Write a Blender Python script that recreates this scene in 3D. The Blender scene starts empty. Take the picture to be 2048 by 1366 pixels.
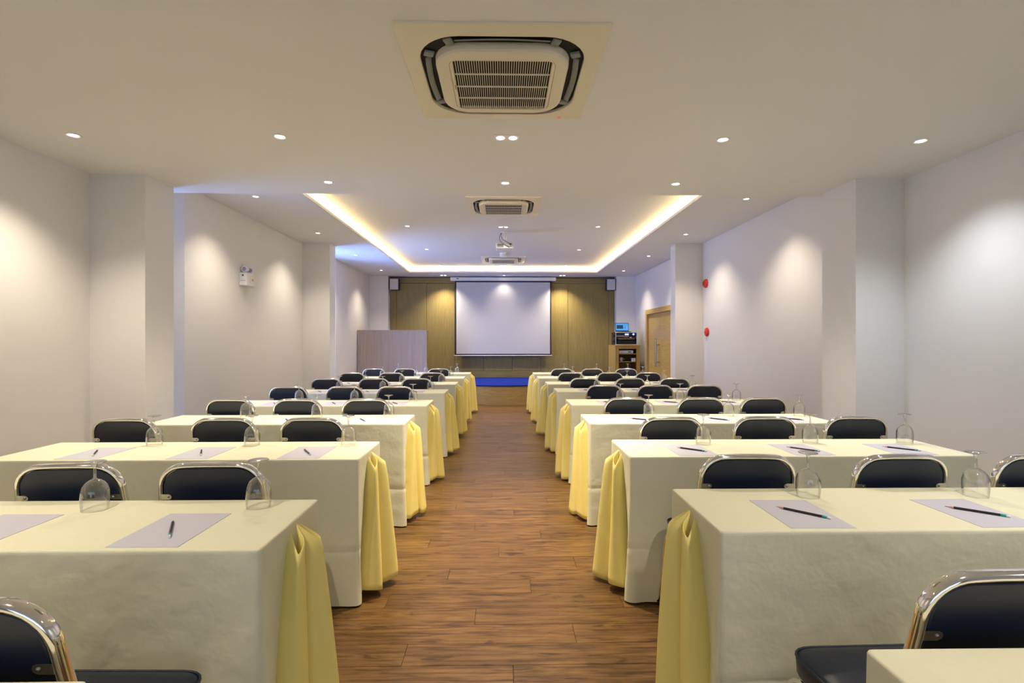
import bpy, math, random
from mathutils import Vector, Matrix
random.seed(7)
PI = math.pi
scene = bpy.context.scene
COL = scene.collection

# ------------------------------------------------------------------ camera, world, big lights, exposure
CAM_H = 1.35
F_PX = 1040.0
cam_d = bpy.data.cameras.new('camera')
cam_d.sensor_width = 36.0
cam_d.lens = 36.0 * F_PX / 2048.0
cam_d.clip_start = 0.02
cam = bpy.data.objects.new('camera', cam_d)
COL.objects.link(cam)
cam.location = (0, 0, CAM_H)
cam.rotation_euler = (PI / 2, 0, -0.0173)
scene.camera = cam

scene.view_settings.view_transform = 'Standard'
scene.view_settings.look = 'None'
scene.view_settings.gamma = 1.0
scene.view_settings.use_curve_mapping = False
EXPOSURE = 0.9
scene.view_settings.exposure = EXPOSURE

world = bpy.data.worlds.new('world')
scene.world = world
world.use_nodes = True
world.node_tree.nodes['Background'].inputs[0].default_value = (0.55, 0.68, 1.0, 1)
world.node_tree.nodes['Background'].inputs[1].default_value = 0.6

SPOT_W = 50.0
SPOT_COL = (1.0, 0.85, 0.66)
COVE_E = 15.0
WIN_1_W, WIN_2_W = 24.0, 80.0
WIN_COL = (0.20, 0.37, 1.0)
REAR_FILL_W = 14.0
REAR_FILL_COL = (0.95, 1.0, 0.93)


def area(name, loc, rot, sx, sy, power, col):
    d = bpy.data.lights.new(name, 'AREA')
    d.shape = 'RECTANGLE'; d.size = sx; d.size_y = sy; d.energy = power; d.color = col
    o = bpy.data.objects.new(name, d); COL.objects.link(o)
    o.location = loc; o.rotation_euler = rot
    return o


# daylight outside the two windows on the left; the third is fill added behind the viewer
area('daylight', (-3.70, 4.98, 1.6), (0, -PI / 2, .55), 2.4, 0.6, WIN_1_W, WIN_COL)
area('daylight', (-3.78, 9.62, 1.6), (0, -PI / 2, .45), 2.4, 0.9, WIN_2_W, WIN_COL)
area('daylight', (0, -3.32, 1.45), (PI / 2, 0, 0), 5.6, 2.1, REAR_FILL_W, REAR_FILL_COL)  # added frontal fill, its source unseen

# ------------------------------------------------------------------ materials
MATS = {}


def mat(name, col=(.8, .8, .8), rough=.5, metal=0.0, spec=.5, emit=None, estr=0.0, coat=0.0, sheen=0.0):
    m = bpy.data.materials.new(name); m.use_nodes = True
    b = m.node_tree.nodes['Principled BSDF']
    b.inputs['Base Color'].default_value = (*col, 1)
    b.inputs['Roughness'].default_value = rough
    b.inputs['Metallic'].default_value = metal
    b.inputs['Specular IOR Level'].default_value = spec
    b.inputs['Coat Weight'].default_value = coat
    if sheen: b.inputs['Sheen Weight'].default_value = sheen
    if emit:
        b.inputs['Emission Color'].default_value = (*emit, 1)
        b.inputs['Emission Strength'].default_value = estr
    MATS[name] = m
    return m


class NT:
    def __init__(s, m): s.t = m.node_tree; s.b = s.t.nodes['Principled BSDF']
    def n(s, typ, **kw):
        x = s.t.nodes.new(typ)
        for k, v in kw.items():
            if k.startswith('i_'): x.inputs[k[2:].replace('_', ' ')].default_value = v
            else: setattr(x, k, v)
        return x
    def l(s, a, b): s.t.links.new(a, b)


def ramp(nt, fac, stops):
    r = nt.n('ShaderNodeValToRGB')
    e = r.color_ramp.elements
    while len(e) < len(stops): e.new(.5)
    for x, (p, c) in zip(e, stops): x.position = p; x.color = (*c, 1)
    nt.l(fac, r.inputs[0])
    return r.outputs[0]


def add_bump(nt, scale, strength, dist, detail=3.0, space='Object', stretch=(1, 1, 1)):
    tc = nt.n('ShaderNodeTexCoord'); mp = nt.n('ShaderNodeMapping')
    mp.inputs['Scale'].default_value = stretch
    nt.l(tc.outputs[space], mp.inputs[0])
    no = nt.n('ShaderNodeTexNoise', i_Scale=scale, i_Detail=detail)
    nt.l(mp.outputs[0], no.inputs['Vector'])
    bp = nt.n('ShaderNodeBump', i_Strength=strength, i_Distance=dist)
    nt.l(no.outputs[0], bp.inputs['Height']); nt.l(bp.outputs[0], nt.b.inputs['Normal'])
    return no


def painted(name, col, rough=.75):
    m = mat(name, col, rough, spec=.3); nt = NT(m)
    add_bump(nt, 90, .06, .004)
    return m


WALL = painted('wall_paint', (.80, .785, .765))
CEIL = painted('ceiling_paint', (.84, .825, .80))


def wood(name, dark, light, axis='z', scale=1.0, rough=.45, spec=.4, coords='Object'):
    m = mat(name, light, rough, spec=spec); nt = NT(m)
    geo = nt.n('ShaderNodeNewGeometry'); tc = nt.n('ShaderNodeTexCoord')
    mp = nt.n('ShaderNodeMapping')
    st = {'x': (.7, 14, 14), 'y': (14, .7, 14), 'z': (14, 14, .7)}[axis]
    mp.inputs['Scale'].default_value = [q * scale for q in st]
    src = geo.outputs['Position'] if coords == 'World' else tc.outputs['Object']
    oi = nt.n('ShaderNodeObjectInfo')
    ad = nt.n('ShaderNodeVectorMath', operation='ADD')
    mu = nt.n('ShaderNodeMath', operation='MULTIPLY'); mu.inputs[1].default_value = 31.0
    nt.l(oi.outputs['Random'], mu.inputs[0])
    nt.l(src, mp.inputs[0]); nt.l(mp.outputs[0], ad.inputs[0]); nt.l(mu.outputs[0], ad.inputs[1])
    n1 = nt.n('ShaderNodeTexNoise', i_Scale=2.2, i_Detail=6.0, i_Roughness=.62)
    n1.inputs['Distortion'].default_value = .5
    nt.l(ad.outputs[0], n1.inputs['Vector'])
    c = ramp(nt, n1.outputs[0], [(.3, dark), (.7, light)])
    nt.l(c, nt.b.inputs['Base Color'])
    bp = nt.n('ShaderNodeBump', i_Strength=.08, i_Distance=.002)
    nt.l(n1.outputs[0], bp.inputs['Height']); nt.l(bp.outputs[0], nt.b.inputs['Normal'])
    return m


VENEER = wood('oak_veneer', (.235, .178, .055), (.325, .252, .086), 'z', 1.5, .42)
VENEER_H = wood('oak_veneer_level', (.22, .165, .05), (.34, .265, .092), 'x', 1.0, .42)
PALE_WOOD = wood('pale_laminate', (.47, .36, .26), (.58, .46, .345), 'z', .8, .5)
DOOR_WOOD = wood('door_oak', (.54, .36, .105), (.70, .50, .165), 'y', 1.6, .4)
CAB_WOOD = wood('cabinet_oak', (.38, .25, .07), (.54, .37, .12), 'z', 1.0, .42)
FASCIA_WOOD = wood('stage_oak', (.31, .21, .075), (.45, .32, .12), 'x', .8, .4)

# floor: plank identity comes from the world grid the plank meshes are cut on
PW, PL = .155, 1.22


def floor_material():
    m = mat('walnut_laminate', (.2, .1, .05), .36, spec=.38); nt = NT(m)
    geo = nt.n('ShaderNodeNewGeometry')
    sep = nt.n('ShaderNodeSeparateXYZ'); nt.l(geo.outputs['Position'], sep.inputs[0])
    def math_(op, a, bv):
        x = nt.n('ShaderNodeMath', operation=op); nt.l(a, x.inputs[0])
        if isinstance(bv, (int, float)): x.inputs[1].default_value = bv
        else: nt.l(bv, x.inputs[1])
        return x.outputs[0]
    row = math_('FLOOR', math_('DIVIDE', sep.outputs['Y'], PW), 0.0)
    off = math_('MULTIPLY', math_('FRACT', math_('MULTIPLY', row, .381966), 0.0), PL)
    colx = math_('FLOOR', math_('DIVIDE', math_('ADD', sep.outputs['X'], off), PL), 0.0)
    cmb = nt.n('ShaderNodeCombineXYZ'); nt.l(row, cmb.inputs[0]); nt.l(colx, cmb.inputs[1])
    wn = nt.n('ShaderNodeTexWhiteNoise', noise_dimensions='2D'); nt.l(cmb.outputs[0], wn.inputs['Vector'])
    sc = nt.n('ShaderNodeVectorMath', operation='SCALE'); sc.inputs['Scale'].default_value = 17.0
    nt.l(wn.outputs['Color'], sc.inputs[0])
    ad = nt.n('ShaderNodeVectorMath', operation='ADD')
    nt.l(geo.outputs['Position'], ad.inputs[0]); nt.l(sc.outputs[0], ad.inputs[1])
    mp = nt.n('ShaderNodeMapping'); mp.inputs['Scale'].default_value = (1.9, 26, 1)
    nt.l(ad.outputs[0], mp.inputs[0])
    n1 = nt.n('ShaderNodeTexNoise', i_Scale=1.7, i_Detail=7.0, i_Roughness=.64); n1.inputs['Distortion'].default_value = .9
    nt.l(mp.outputs[0], n1.inputs['Vector'])
    mp2 = nt.n('ShaderNodeMapping'); mp2.inputs['Scale'].default_value = (3.0, 13.0, 1)
    nt.l(ad.outputs[0], mp2.inputs[0])
    n2 = nt.n('ShaderNodeTexNoise', i_Scale=1.5, i_Detail=3.0); n2.inputs['Distortion'].default_value = 1.4
    nt.l(mp2.outputs[0], n2.inputs['Vector'])
    c1 = ramp(nt, n1.outputs[0], [(.33, (.058, .025, .008)), (.48, (.155, .076, .022)), (.68, (.262, .142, .041))])
    c2 = ramp(nt, n2.outputs[0], [(.30, (.22, .18, .16)), (.40, (.85, .83, .8)), (.55, (1, 1, 1))])
    mx = nt.n('ShaderNodeMix', data_type='RGBA', blend_type='MULTIPLY'); mx.inputs['Factor'].default_value = .8
    nt.l(c1, mx.inputs['A']); nt.l(c2, mx.inputs['B'])
    hv = nt.n('ShaderNodeHueSaturation'); nt.l(mx.outputs['Result'], hv.inputs['Color'])
    mr = nt.n('ShaderNodeMapRange'); mr.inputs['To Min'].default_value = .88; mr.inputs['To Max'].default_value = 1.14
    nt.l(wn.outputs['Value'], mr.inputs[0]); nt.l(mr.outputs[0], hv.inputs['Value'])
    nt.l(hv.outputs[0], nt.b.inputs['Base Color'])
    bp = nt.n('ShaderNodeBump', i_Strength=.10, i_Distance=.002)
    nt.l(n1.outputs[0], bp.inputs['Height']); nt.l(bp.outputs[0], nt.b.inputs['Normal'])
    return m


FLOOR = floor_material()
SUBFLOOR = mat('subfloor', (.05, .03, .02), .8)


def cloth_material(name, col, rough, spec, s1, s2):
    m = mat(name, col, rough, spec=spec); nt = NT(m)
    tc = nt.n('ShaderNodeTexCoord')
    oi = nt.n('ShaderNodeObjectInfo')
    ad = nt.n('ShaderNodeVectorMath', operation='ADD')
    mu = nt.n('ShaderNodeMath', operation='MULTIPLY'); mu.inputs[1].default_value = 47.0
    nt.l(oi.outputs['Random'], mu.inputs[0]); nt.l(tc.outputs['Object'], ad.inputs[0]); nt.l(mu.outputs[0], ad.inputs[1])
    n1 = nt.n('ShaderNodeTexNoise', i_Scale=9.0, i_Detail=3.0, i_Roughness=.5); n1.inputs['Distortion'].default_value = .1
    n2 = nt.n('ShaderNodeTexNoise', i_Scale=420.0, i_Detail=1.0)
    nt.l(ad.outputs[0], n1.inputs['Vector']); nt.l(tc.outputs['Object'], n2.inputs['Vector'])
    b1 = nt.n('ShaderNodeBump', i_Strength=s1, i_Distance=.02); nt.l(n1.outputs[0], b1.inputs['Height'])
    b2 = nt.n('ShaderNodeBump', i_Strength=s2, i_Distance=.001); nt.l(n2.outputs[0], b2.inputs['Height'])
    nt.l(b1.outputs[0], b2.inputs['Normal']); nt.l(b2.outputs[0], nt.b.inputs['Normal'])
    return m


CLOTH = cloth_material('cream_tablecloth', (.85, .838, .63), .72, .25, .34, .15)
SATIN = cloth_material('yellow_satin', (.97, .83, .28), .46, .4, .12, .05)  # yellow brightened in the colour to stand for light passing through cloth
NAVY = mat('navy_vinyl', (.007, .0125, .032), .36, spec=.5); add_bump(NT(NAVY), 260, .12, .001)
CHROME = mat('chrome', (.86, .84, .80), .07, 1.0)
STEEL = mat('brushed_steel', (.42, .42, .43), .3, 1.0)
BLACK_RUBBER = mat('black_rubber', (.012, .012, .012), .6)
PAPER = mat('white_paper', (.62, .62, .72), .7, spec=.2)
PENCIL_BLACK = mat('black_lacquer', (.012, .011, .012), .3)
PENCIL_WOOD = mat('pencil_wood', (.72, .38, .28), .6)
TEAL = mat('teal_ferrule', (.04, .42, .40), .3, .4)
ERASER = mat('white_eraser', (.85, .85, .82), .6)
AC_WHITE = mat('cream_plastic', (.83, .76, .58), .42)
AC_SHADE = mat('painted_recess_shade', (.012, .011, .009), .8)  # near black, recess shade put into the colour
AC_GREY = mat('grey_plastic', (.26, .27, .255), .45)
WHITE_P = mat('white_plastic', (.82, .82, .83), .4)
GREY_P = mat('grey_speaker', (.60, .60, .62), .5)
DARK_P = mat('dark_plastic', (.025, .025, .028), .5)
RED_P = mat('red_plastic', (.72, .03, .012), .35)
LENS = mat('violet_lens', (.36, .33, .52), .2)
BADGE = mat('slate_badge', (.10, .11, .18), .5)
SCREEN_W = mat('projection_fabric', (.56, .565, .59), .8, spec=.2)
SCREEN_B = mat('black_border', (.012, .012, .014), .7)
BLUE_CARPET = mat('blue_carpet', (.008, .026, .26), .95, spec=.1); add_bump(NT(BLUE_CARPET), 400, .5, .004)
LAMP = mat('lamp_glow', (1, 1, 1), .5, emit=(1, .93, .80), estr=8.0)
COVE = mat('cove_led', (1, 1, 1), .5, emit=(1, .74, .34), estr=COVE_E)
LED_BLUE = mat('blue_led', (0, 0, 0), .5, emit=(.06, .08, 1.0), estr=9.0)
LED_WHITE = mat('white_led', (0, 0, 0), .5, emit=(.7, .75, 1.0), estr=5.0)
LED_RED = mat('red_led', (0, 0, 0), .5, emit=(1.0, .12, .06), estr=.45)
SCR_BLUE = mat('laptop_display', (0, 0, 0), .3, emit=(.03, .25, .80), estr=.5)
SCR_PALE = mat('laptop_window', (0, 0, 0), .3, emit=(.12, .48, .95), estr=.5)
SCR_DARK = mat('laptop_picture', (0, 0, 0), .3, emit=(.02, .05, .13), estr=.5)
TAN_METAL = mat('tan_panel', (.5, .36, .27), .4)
WHITE_TRIM = mat('white_trim', (.85, .84, .82), .45)


def thin_glass(name, tint, blend, gloss_rough=.02, edge=.45, base=.07):
    m = bpy.data.materials.new(name); m.use_nodes = True
    t = m.node_tree; t.nodes.clear()
    out = t.nodes.new('ShaderNodeOutputMaterial'); mx = t.nodes.new('ShaderNodeMixShader')
    tr = t.nodes.new('ShaderNodeBsdfTransparent'); tr.inputs[0].default_value = (*tint, 1)
    gl = t.nodes.new('ShaderNodeBsdfGlossy'); gl.inputs['Roughness'].default_value = gloss_rough
    gl.inputs[0].default_value = (.95, .95, .95, 1)
    lw = t.nodes.new('ShaderNodeLayerWeight'); lw.inputs[0].default_value = blend
    pw = t.nodes.new('ShaderNodeMath'); pw.operation = 'POWER'; pw.inputs[1].default_value = 2.0
    ml = t.nodes.new('ShaderNodeMath'); ml.operation = 'MULTIPLY_ADD'; ml.inputs[1].default_value = blend; ml.inputs[2].default_value = base
    lw.inputs[0].default_value = .5
    cr = t.nodes.new('ShaderNodeValToRGB'); e = cr.color_ramp.elements
    e[0].position = .35; e[0].color = (*tint, 1); e[1].position = .95; e[1].color = (*[c * edge for c in tint], 1)
    t.links.new(lw.outputs['Facing'], cr.inputs[0]); t.links.new(cr.outputs[0], tr.inputs[0])
    t.links.new(lw.outputs['Facing'], pw.inputs[0]); t.links.new(pw.outputs[0], ml.inputs[0]); t.links.new(ml.outputs[0], mx.inputs[0]); t.links.new(tr.outputs[0], mx.inputs[1])
    t.links.new(gl.outputs[0], mx.inputs[2]); t.links.new(mx.outputs[0], out.inputs[0])
    return m


GLASS = thin_glass('clear_glass', (.95, .955, .95), .85, edge=.25, base=.09)
GLASS_STEM = thin_glass('clear_glass_stem', (.92, .93, .92), .75, .08, .2, .24)
PANE = thin_glass('window_glass', (.96, .97, .98), .3)


# ------------------------------------------------------------------ mesh helpers
class MB:
    """collects shapes, builds ONE mesh object"""
    def __init__(s): s.v = []; s.f = []; s.sm = []; s.mi = []
    def add(s, vs, fs, smooth=False, mi=0):
        o = len(s.v); s.v += [tuple(x) for x in vs]
        for f in fs: s.f.append(tuple(i + o for i in f)); s.sm.append(smooth); s.mi.append(mi)
        return s
    def box(s, x0, x1, y0, y1, z0, z1, mi=0):
        v = [(x, y, z) for z in (z0, z1) for y in (y0, y1) for x in (x0, x1)]
        return s.add(v, [(0, 2, 3, 1), (4, 5, 7, 6), (0, 1, 5, 4), (2, 6, 7, 3), (0, 4, 6, 2), (1, 3, 7, 5)], False, mi)
    def bbox(s, x0, x1, y0, y1, z0, z1, b=.004, mi=0):
        """box with chamfered edges (b)"""
        X = (x0, x0 + b, x1 - b, x1); Y = (y0, y0 + b, y1 - b, y1); Z = (z0, z0 + b, z1 - b, z1)
        v = []; ids = {}
        def V(p):
            if p not in ids: ids[p] = len(v); v.append(p)
            return ids[p]
        fs = []
        for ax in range(3):
            for side in (0, 1):
                q = []
                for (i, j) in ((1, 1), (2, 1), (2, 2), (1, 2)):
                    k = 3 if side else 0
                    p = [None] * 3; p[ax] = (X, Y, Z)[ax][k]
                    a, c = [(1, 2), (2, 0), (0, 1)][ax]
                    p[a] = (X, Y, Z)[a][i]; p[c] = (X, Y, Z)[c][j]
                    q.append(V(tuple(p)))
                fs.append(q if side else q[::-1])
        # edges and corners
        A = (X, Y, Z)
        for ax in range(3):
            a, c = [(1, 2), (2, 0), (0, 1)][ax]
            for sa in (0, 1):
                for sc in (0, 1):
                    q = []
                    for k, which in ((1, 0), (2, 0), (2, 1), (1, 1)):
                        p = [None] * 3; p[ax] = A[ax][k]
                        if which == 0: p[a] = A[a][3 if sa else 0]; p[c] = A[c][2 if sc else 1]
                        else: p[a] = A[a][2 if sa else 1]; p[c] = A[c][3 if sc else 0]
                        q.append(V(tuple(p)))
                    fs.append(q if sa == sc else q[::-1])
        for i in (0, 1):
            for j in (0, 1):
                for k in (0, 1):
                    lo = lambda t, w: A[w][3 if t else 0]
                    hi = lambda t, w: A[w][2 if t else 1]
                    p1 = V((lo(i, 0), hi(j, 1), hi(k, 2))); p2 = V((hi(i, 0), lo(j, 1), hi(k, 2))); p3 = V((hi(i, 0), hi(j, 1), lo(k, 2)))
                    fs.append((p1, p2, p3) if (i + j + k) % 2 == 1 else (p3, p2, p1))
        return s.add(v, fs, False, mi)
    def loft(s, rings, cap0=True, cap1=True, smooth=True, mi=0, closed=True):
        n = len(rings[0]); v = [p for r in rings for p in r]; fs = []
        m = n if closed else n - 1
        for k in range(len(rings) - 1):
            for i in range(m):
                j = (i + 1) % n
                fs.append((k * n + i, k * n + j, (k + 1) * n + j, (k + 1) * n + i))
        o = len(s.f); s.add(v, fs, smooth, mi)
        base = len(s.v) - len(v)
        if cap0: s.f.append(tuple(base + i for i in range(n))[::-1]); s.sm.append(False); s.mi.append(mi)
        if cap1: s.f.append(tuple(base + (len(rings) - 1) * n + i for i in range(n))); s.sm.append(False); s.mi.append(mi)
        return s
    def lathe(s, prof, c=(0, 0, 0), n=24, axis='z', cap0=False, cap1=False, smooth=True, mi=0):
        rings = []
        for r, z in prof:
            ring = []
            for i in range(n):
                a = 2 * PI * i / n
                p = (r * math.cos(a), r * math.sin(a), z)
                if axis == 'x': p = (p[2], p[0], p[1])
                if axis == 'y': p = (p[1], p[2], p[0])
                ring.append((c[0] + p[0], c[1] + p[1], c[2] + p[2]))
            rings.append(ring)
        return s.loft(rings, cap0, cap1, smooth, mi)
    def cyl(s, c, r, h, n=20, axis='z', mi=0): return s.lathe([(r, 0), (r, h)], c, n, axis, True, True, True, mi)
    def sweep(s, path, w, d, ref, closed=False, smooth=True, caps=True, mi=0, round_=False):
        """sweep a rounded bar (w in the plane of the path, d along ref) along path"""
        P = [Vector(p) for p in path]; n = len(P); rings = []
        if round_: sec = [(math.cos(a) * w / 2, math.sin(a) * d / 2) for a in [2 * PI * i / 10 for i in range(10)]]
        else:
            c = .28 * min(w, d); a, b = w / 2, d / 2
            sec = [(a, -b + c), (a, b - c), (a - c, b), (-a + c, b), (-a, b - c), (-a, -b + c), (-a + c, -b), (a - c, -b)]
        for i in range(n):
            if closed: t = P[(i + 1) % n] - P[i - 1]
            else: t = P[min(i + 1, n - 1)] - P[max(i - 1, 0)]
            t.normalize(); N = Vector(ref); N = (N - t * N.dot(t)).normalized(); B = t.cross(N)
            rings.append([tuple(P[i] + B * x + N * y) for x, y in sec])
        if closed: rings.append(rings[0])
        return s.loft(rings, caps and not closed, caps and not closed, smooth, mi)
    def mesh(s, name, mats):
        me = bpy.data.meshes.new(name)
        me.from_pydata(s.v, [], s.f)
        for m in (mats if isinstance(mats, (list, tuple)) else [mats]): me.materials.append(m)
        me.polygons.foreach_set('use_smooth', s.sm)
        me.polygons.foreach_set('material_index', s.mi)
        me.update()
        return me
    def build(s, name, mats, parent=None, loc=(0, 0, 0), rot=(0, 0, 0)):
        return put(name, s.mesh(name, mats), parent, loc, rot)


def put(name, me, parent=None, loc=(0, 0, 0), rot=(0, 0, 0)):
    o = bpy.data.objects.new(name, me); COL.objects.link(o)
    o.location = loc; o.rotation_euler = rot
    if parent: o.parent = parent
    return o


def tag(o, label=None, cat=None, group=None, kind=None):
    if label: o['label'] = label
    if cat: o['category'] = cat
    if group: o['group'] = group
    if kind: o['kind'] = kind
    return o


def thing(name, label, cat, loc=(0, 0, 0), rz=0.0, group=None):
    o = put(name, None, None, loc, (0, 0, rz))
    o.empty_display_size = .1
    return tag(o, label, cat, group)


def copy_tree(o, parent=None):
    c = o.copy(); COL.objects.link(c); c.parent = parent
    for ch in list(o.children): copy_tree(ch, c)
    return c


def struct(mb, name, m, parent=None):
    o = mb.build(name, m, parent)
    if parent is None: o['kind'] = 'structure'
    return o


def rrect(hx, hy, r, n=6, z=None):
    pts = []
    for cx, cy, a0 in ((hx - r, hy - r, 0), (-hx + r, hy - r, PI / 2), (-hx + r, -hy + r, PI), (hx - r, -hy + r, 1.5 * PI)):
        for i in range(n + 1):
            a = a0 + PI / 2 * i / n
            p = (cx + r * math.cos(a), cy + r * math.sin(a))
            pts.append(p if z is None else (p[0], p[1], z))
    return pts


# ------------------------------------------------------------------ room shell
XW = 3.38                      # side walls at x = -XW and +XW
Z1, Z2, Z3 = 2.72, 3.01, 3.15  # near soffit, main ceiling, coffer
Y_REAR, Y_SOFFIT, Y_PANEL, Y_PIER = -3.2, 4.85, 13.42, 13.22
CX0, CX1, CY0, CY1 = -2.25, 2.27, 5.35, 12.5   # coffer opening

fl = struct(MB().box(-3.5, 3.5, Y_REAR - .1, 13.6, -.08, -.006), 'floor', SUBFLOOR)


def plank_rows(y0, y1):
    k0, k1 = math.floor(y0 / PW), math.floor(y1 / PW)
    for k in range(k0, k1):
        off = ((k * .381966) % 1.0) * PL
        j0 = math.floor((-XW + off) / PL); j1 = math.floor((XW + off) / PL)
        for j in range(j0, j1 + 1):
            xa, xb = max(j * PL - off, -XW), min((j + 1) * PL - off, XW)
            if xb - xa > .02: yield xa, xb, k * PW, (k + 1) * PW


def plank(mb, xa, xb, ya, yb):
    g, b = .0007, .0012
    mb.add([(xa + g, ya + g, -.006), (xb - g, ya + g, -.006), (xb - g, yb - g, -.006), (xa + g, yb - g, -.006),
            (xa + g, ya + g, -b), (xb - g, ya + g, -b), (xb - g, yb - g, -b), (xa + g, yb - g, -b),
            (xa + g + b, ya + g + b, 0), (xb - g - b, ya + g + b, 0), (xb - g - b, yb - g - b, 0), (xa + g + b, yb - g - b, 0)],
           [(0, 1, 5, 4), (1, 2, 6, 5), (2, 3, 7, 6), (3, 0, 4, 7), (4, 5, 9, 8), (5, 6, 10, 9), (6, 7, 11, 10), (7, 4, 8, 11), (8, 9, 10, 11)])


for r in plank_rows(1.86, 5.75):            # boards that can be told apart, one object each
    m_ = MB(); plank(m_, *r); m_.build('plank', FLOOR, fl)
m_ = MB()
for r in list(plank_rows(Y_REAR, 1.86)) + list(plank_rows(5.75, 13.4)): plank(m_, *r)
o = m_.build('planks', FLOOR, fl); o['kind'] = 'stuff'

# left wall with two tall windows standing behind the columns
W1 = (4.74, 5.32); W2 = (9.2, 10.3); WZ = (.35, 2.9)
m_ = MB(); x0, x1 = -XW - .16, -XW
SPLAY = .26                     # far window reveals splayed, shaped to catch a soft blue glow
for a, b in ((Y_REAR, W1[0]), (W1[1] + SPLAY, W2[0]), (W2[1] + SPLAY, 13.6)): m_.box(x0, x1, a, b, 0, 3.2)
for w in (W1, W2): m_.loft([[(x0, w[1], z), (x1, w[1] + SPLAY, z), (x0, w[1] + SPLAY, z)] for z in (0, 3.2)], True, True, False)
for w in (W1, W2): m_.box(x0, x1, w[0], w[1], 0, WZ[0]); m_.box(x0, x1, w[0], w[1], WZ[1], 3.2)
struct(m_, 'wall_left', WALL)
for i, w in enumerate((W1, W2)):
    m_ = MB(); t = .04
    for a, b, c, d in ((w[0], w[0] + t, *WZ), (w[1] - t, w[1], *WZ), (w[0], w[1], WZ[0], WZ[0] + t), (w[0], w[1], WZ[1] - t, WZ[1])):
        m_.box(-XW - .16, -XW - .12, a, b, c, d)
    wd = struct(m_, 'window_%d' % (i + 1), WHITE_TRIM)
    MB().box(-XW - .142, -XW - .137, w[0] + t, w[1] - t, WZ[0] + t, WZ[1] - t).build('pane', PANE, wd)
DY0, DY1, DZ = 10.26, 12.14, 2.0
m_ = MB()
m_.box(XW, XW + .16, Y_REAR, DY0, 0, 3.2); m_.box(XW, XW + .16, DY1, 13.6, 0, 3.2); m_.box(XW, XW + .16, DY0, DY1, DZ, 3.2)
struct(m_, 'wall_right', WALL)
m_ = MB(); m_.box(-XW, XW, Y_REAR - .1, Y_REAR, 0, .4); m_.box(-XW, XW, Y_REAR - .1, Y_REAR, 2.5, 2.72)
m_.box(-XW, -2.8, Y_REAR - .1, Y_REAR, .4, 2.5); m_.box(2.8, XW, Y_REAR - .1, Y_REAR, .4, 2.5)
struct(m_, 'wall_rear', WALL)
m_ = MB()
for k in range(5):
    xx = -2.8 + 5.6 * k / 4
    m_.box(max(xx - .025, -2.8), min(xx + .025, 2.8), Y_REAR - .07, Y_REAR - .03, .4, 2.5)
m_.box(-2.8, 2.8, Y_REAR - .07, Y_REAR - .03, .4, .45); m_.box(-2.8, 2.8, Y_REAR - .07, Y_REAR - .03, 2.45, 2.5)
wd = struct(m_, 'window_3', WHITE_TRIM)  # unseen glazing, added to go with the rear fill light
for k in range(4):
    xx = -2.8 + 1.4 * k
    MB().box(xx + .025, xx + 1.375, Y_REAR - .053, Y_REAR - .047, .45, 2.45).build('pane', PANE, wd)

# columns
for x0, x1, y0, y1 in ((-XW, -2.93, 4.31, 4.68), (2.965, XW, 4.32, 4.78), (-XW, -2.925, 8.83, 9.12), (2.915, XW, 8.75, 9.0)):
    struct(MB().box(x0, x1, y0, y1, 0, Z2 if y0 > 5 else Z1), 'column', WALL)

# ceilings
ce = MB().box(-3.5, 3.5, Y_REAR - .1, Y_SOFFIT, Z1, 3.35)
t = .035; q = .15
for a, b, c, d in ((-3.5, CX0, Y_SOFFIT, 13.6), (CX1, 3.5, Y_SOFFIT, 13.6), (CX0, CX1, Y_SOFFIT, CY0), (CX0, CX1, CY1, 13.6)):
    ce.box(a, b, c, d, Z2, Z2 + t)
ce.box(CX0 - q - .1, CX0 - q, CY0 - q - .1, CY1 + q + .1, Z2 + t, Z3 + .05); ce.box(CX1 + q, CX1 + q + .1, CY0 - q - .1, CY1 + q + .1, Z2 + t, Z3 + .05)
ce.box(CX0 - q, CX1 + q, CY0 - q - .1, CY0 - q, Z2 + t, Z3 + .05); ce.box(CX0 - q, CX1 + q, CY1 + q, CY1 + q + .1, Z2 + t, Z3 + .05)
ce.box(CX0 - q - .1, CX1 + q + .1, CY0 - q - .1, CY1 + q + .1, Z3, Z3 + .2)
ceiling = struct(ce, 'ceiling', CEIL)
m_ = MB(); zl = Z2 + t + .002
for a, b, c, d in ((CX0 - .10, CX0 - .075, CY0, CY1), (CX1 + .075, CX1 + .10, CY0, CY1), (CX0 - .05, CX1 + .05, CY1 + .075, CY1 + .10), (CX0 - .05, CX1 + .05, CY0 - .10, CY0 - .075)):
    m_.box(a, b, c, d, zl, zl + .008)
tag(m_.build('led_strip', COVE), 'warm glowing strip light hidden along the recessed ceiling cove', 'strip light')

# far wall: white piers each side of the timber panelling
wf = struct(MB().box(-XW, XW, Y_PANEL + .03, 13.62, 0, 3.2), 'wall_front', WALL)
for a, b in ((-XW, -2.905), (2.89, XW)): struct(MB().box(a, b, Y_PIER, Y_PANEL + .03, 0, Z2), 'column', WALL)
P0 = .42
bnd = [-2.74, -1.97, -1.24, -.50, .24, .97, 1.68, 2.74]
yb, yf = Y_PANEL + .03, Y_PANEL
for a, b in zip(bnd, bnd[1:]):
    MB().bbox(a + .0035, b - .0035, yf, yb, P0 + .172, 2.848, .005).build('wood_panel', VENEER, wf)
for a, b in ((-2.905, bnd[0]), (bnd[-1], 2.89)):
    MB().bbox(a + .001, b - .002, yf - .006, yb, P0, 2.99, .003).build('stile', VENEER, wf)
MB().bbox(bnd[0] + .001, bnd[-1] - .001, yf - .006, yb, 2.853, 2.99, .003).build('top_rail', VENEER_H, wf)
MB().bbox(bnd[0] + .001, bnd[-1] - .001, yf - .006, yb, P0, P0 + .168, .003).build('bottom_rail', VENEER_H, wf)
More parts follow.
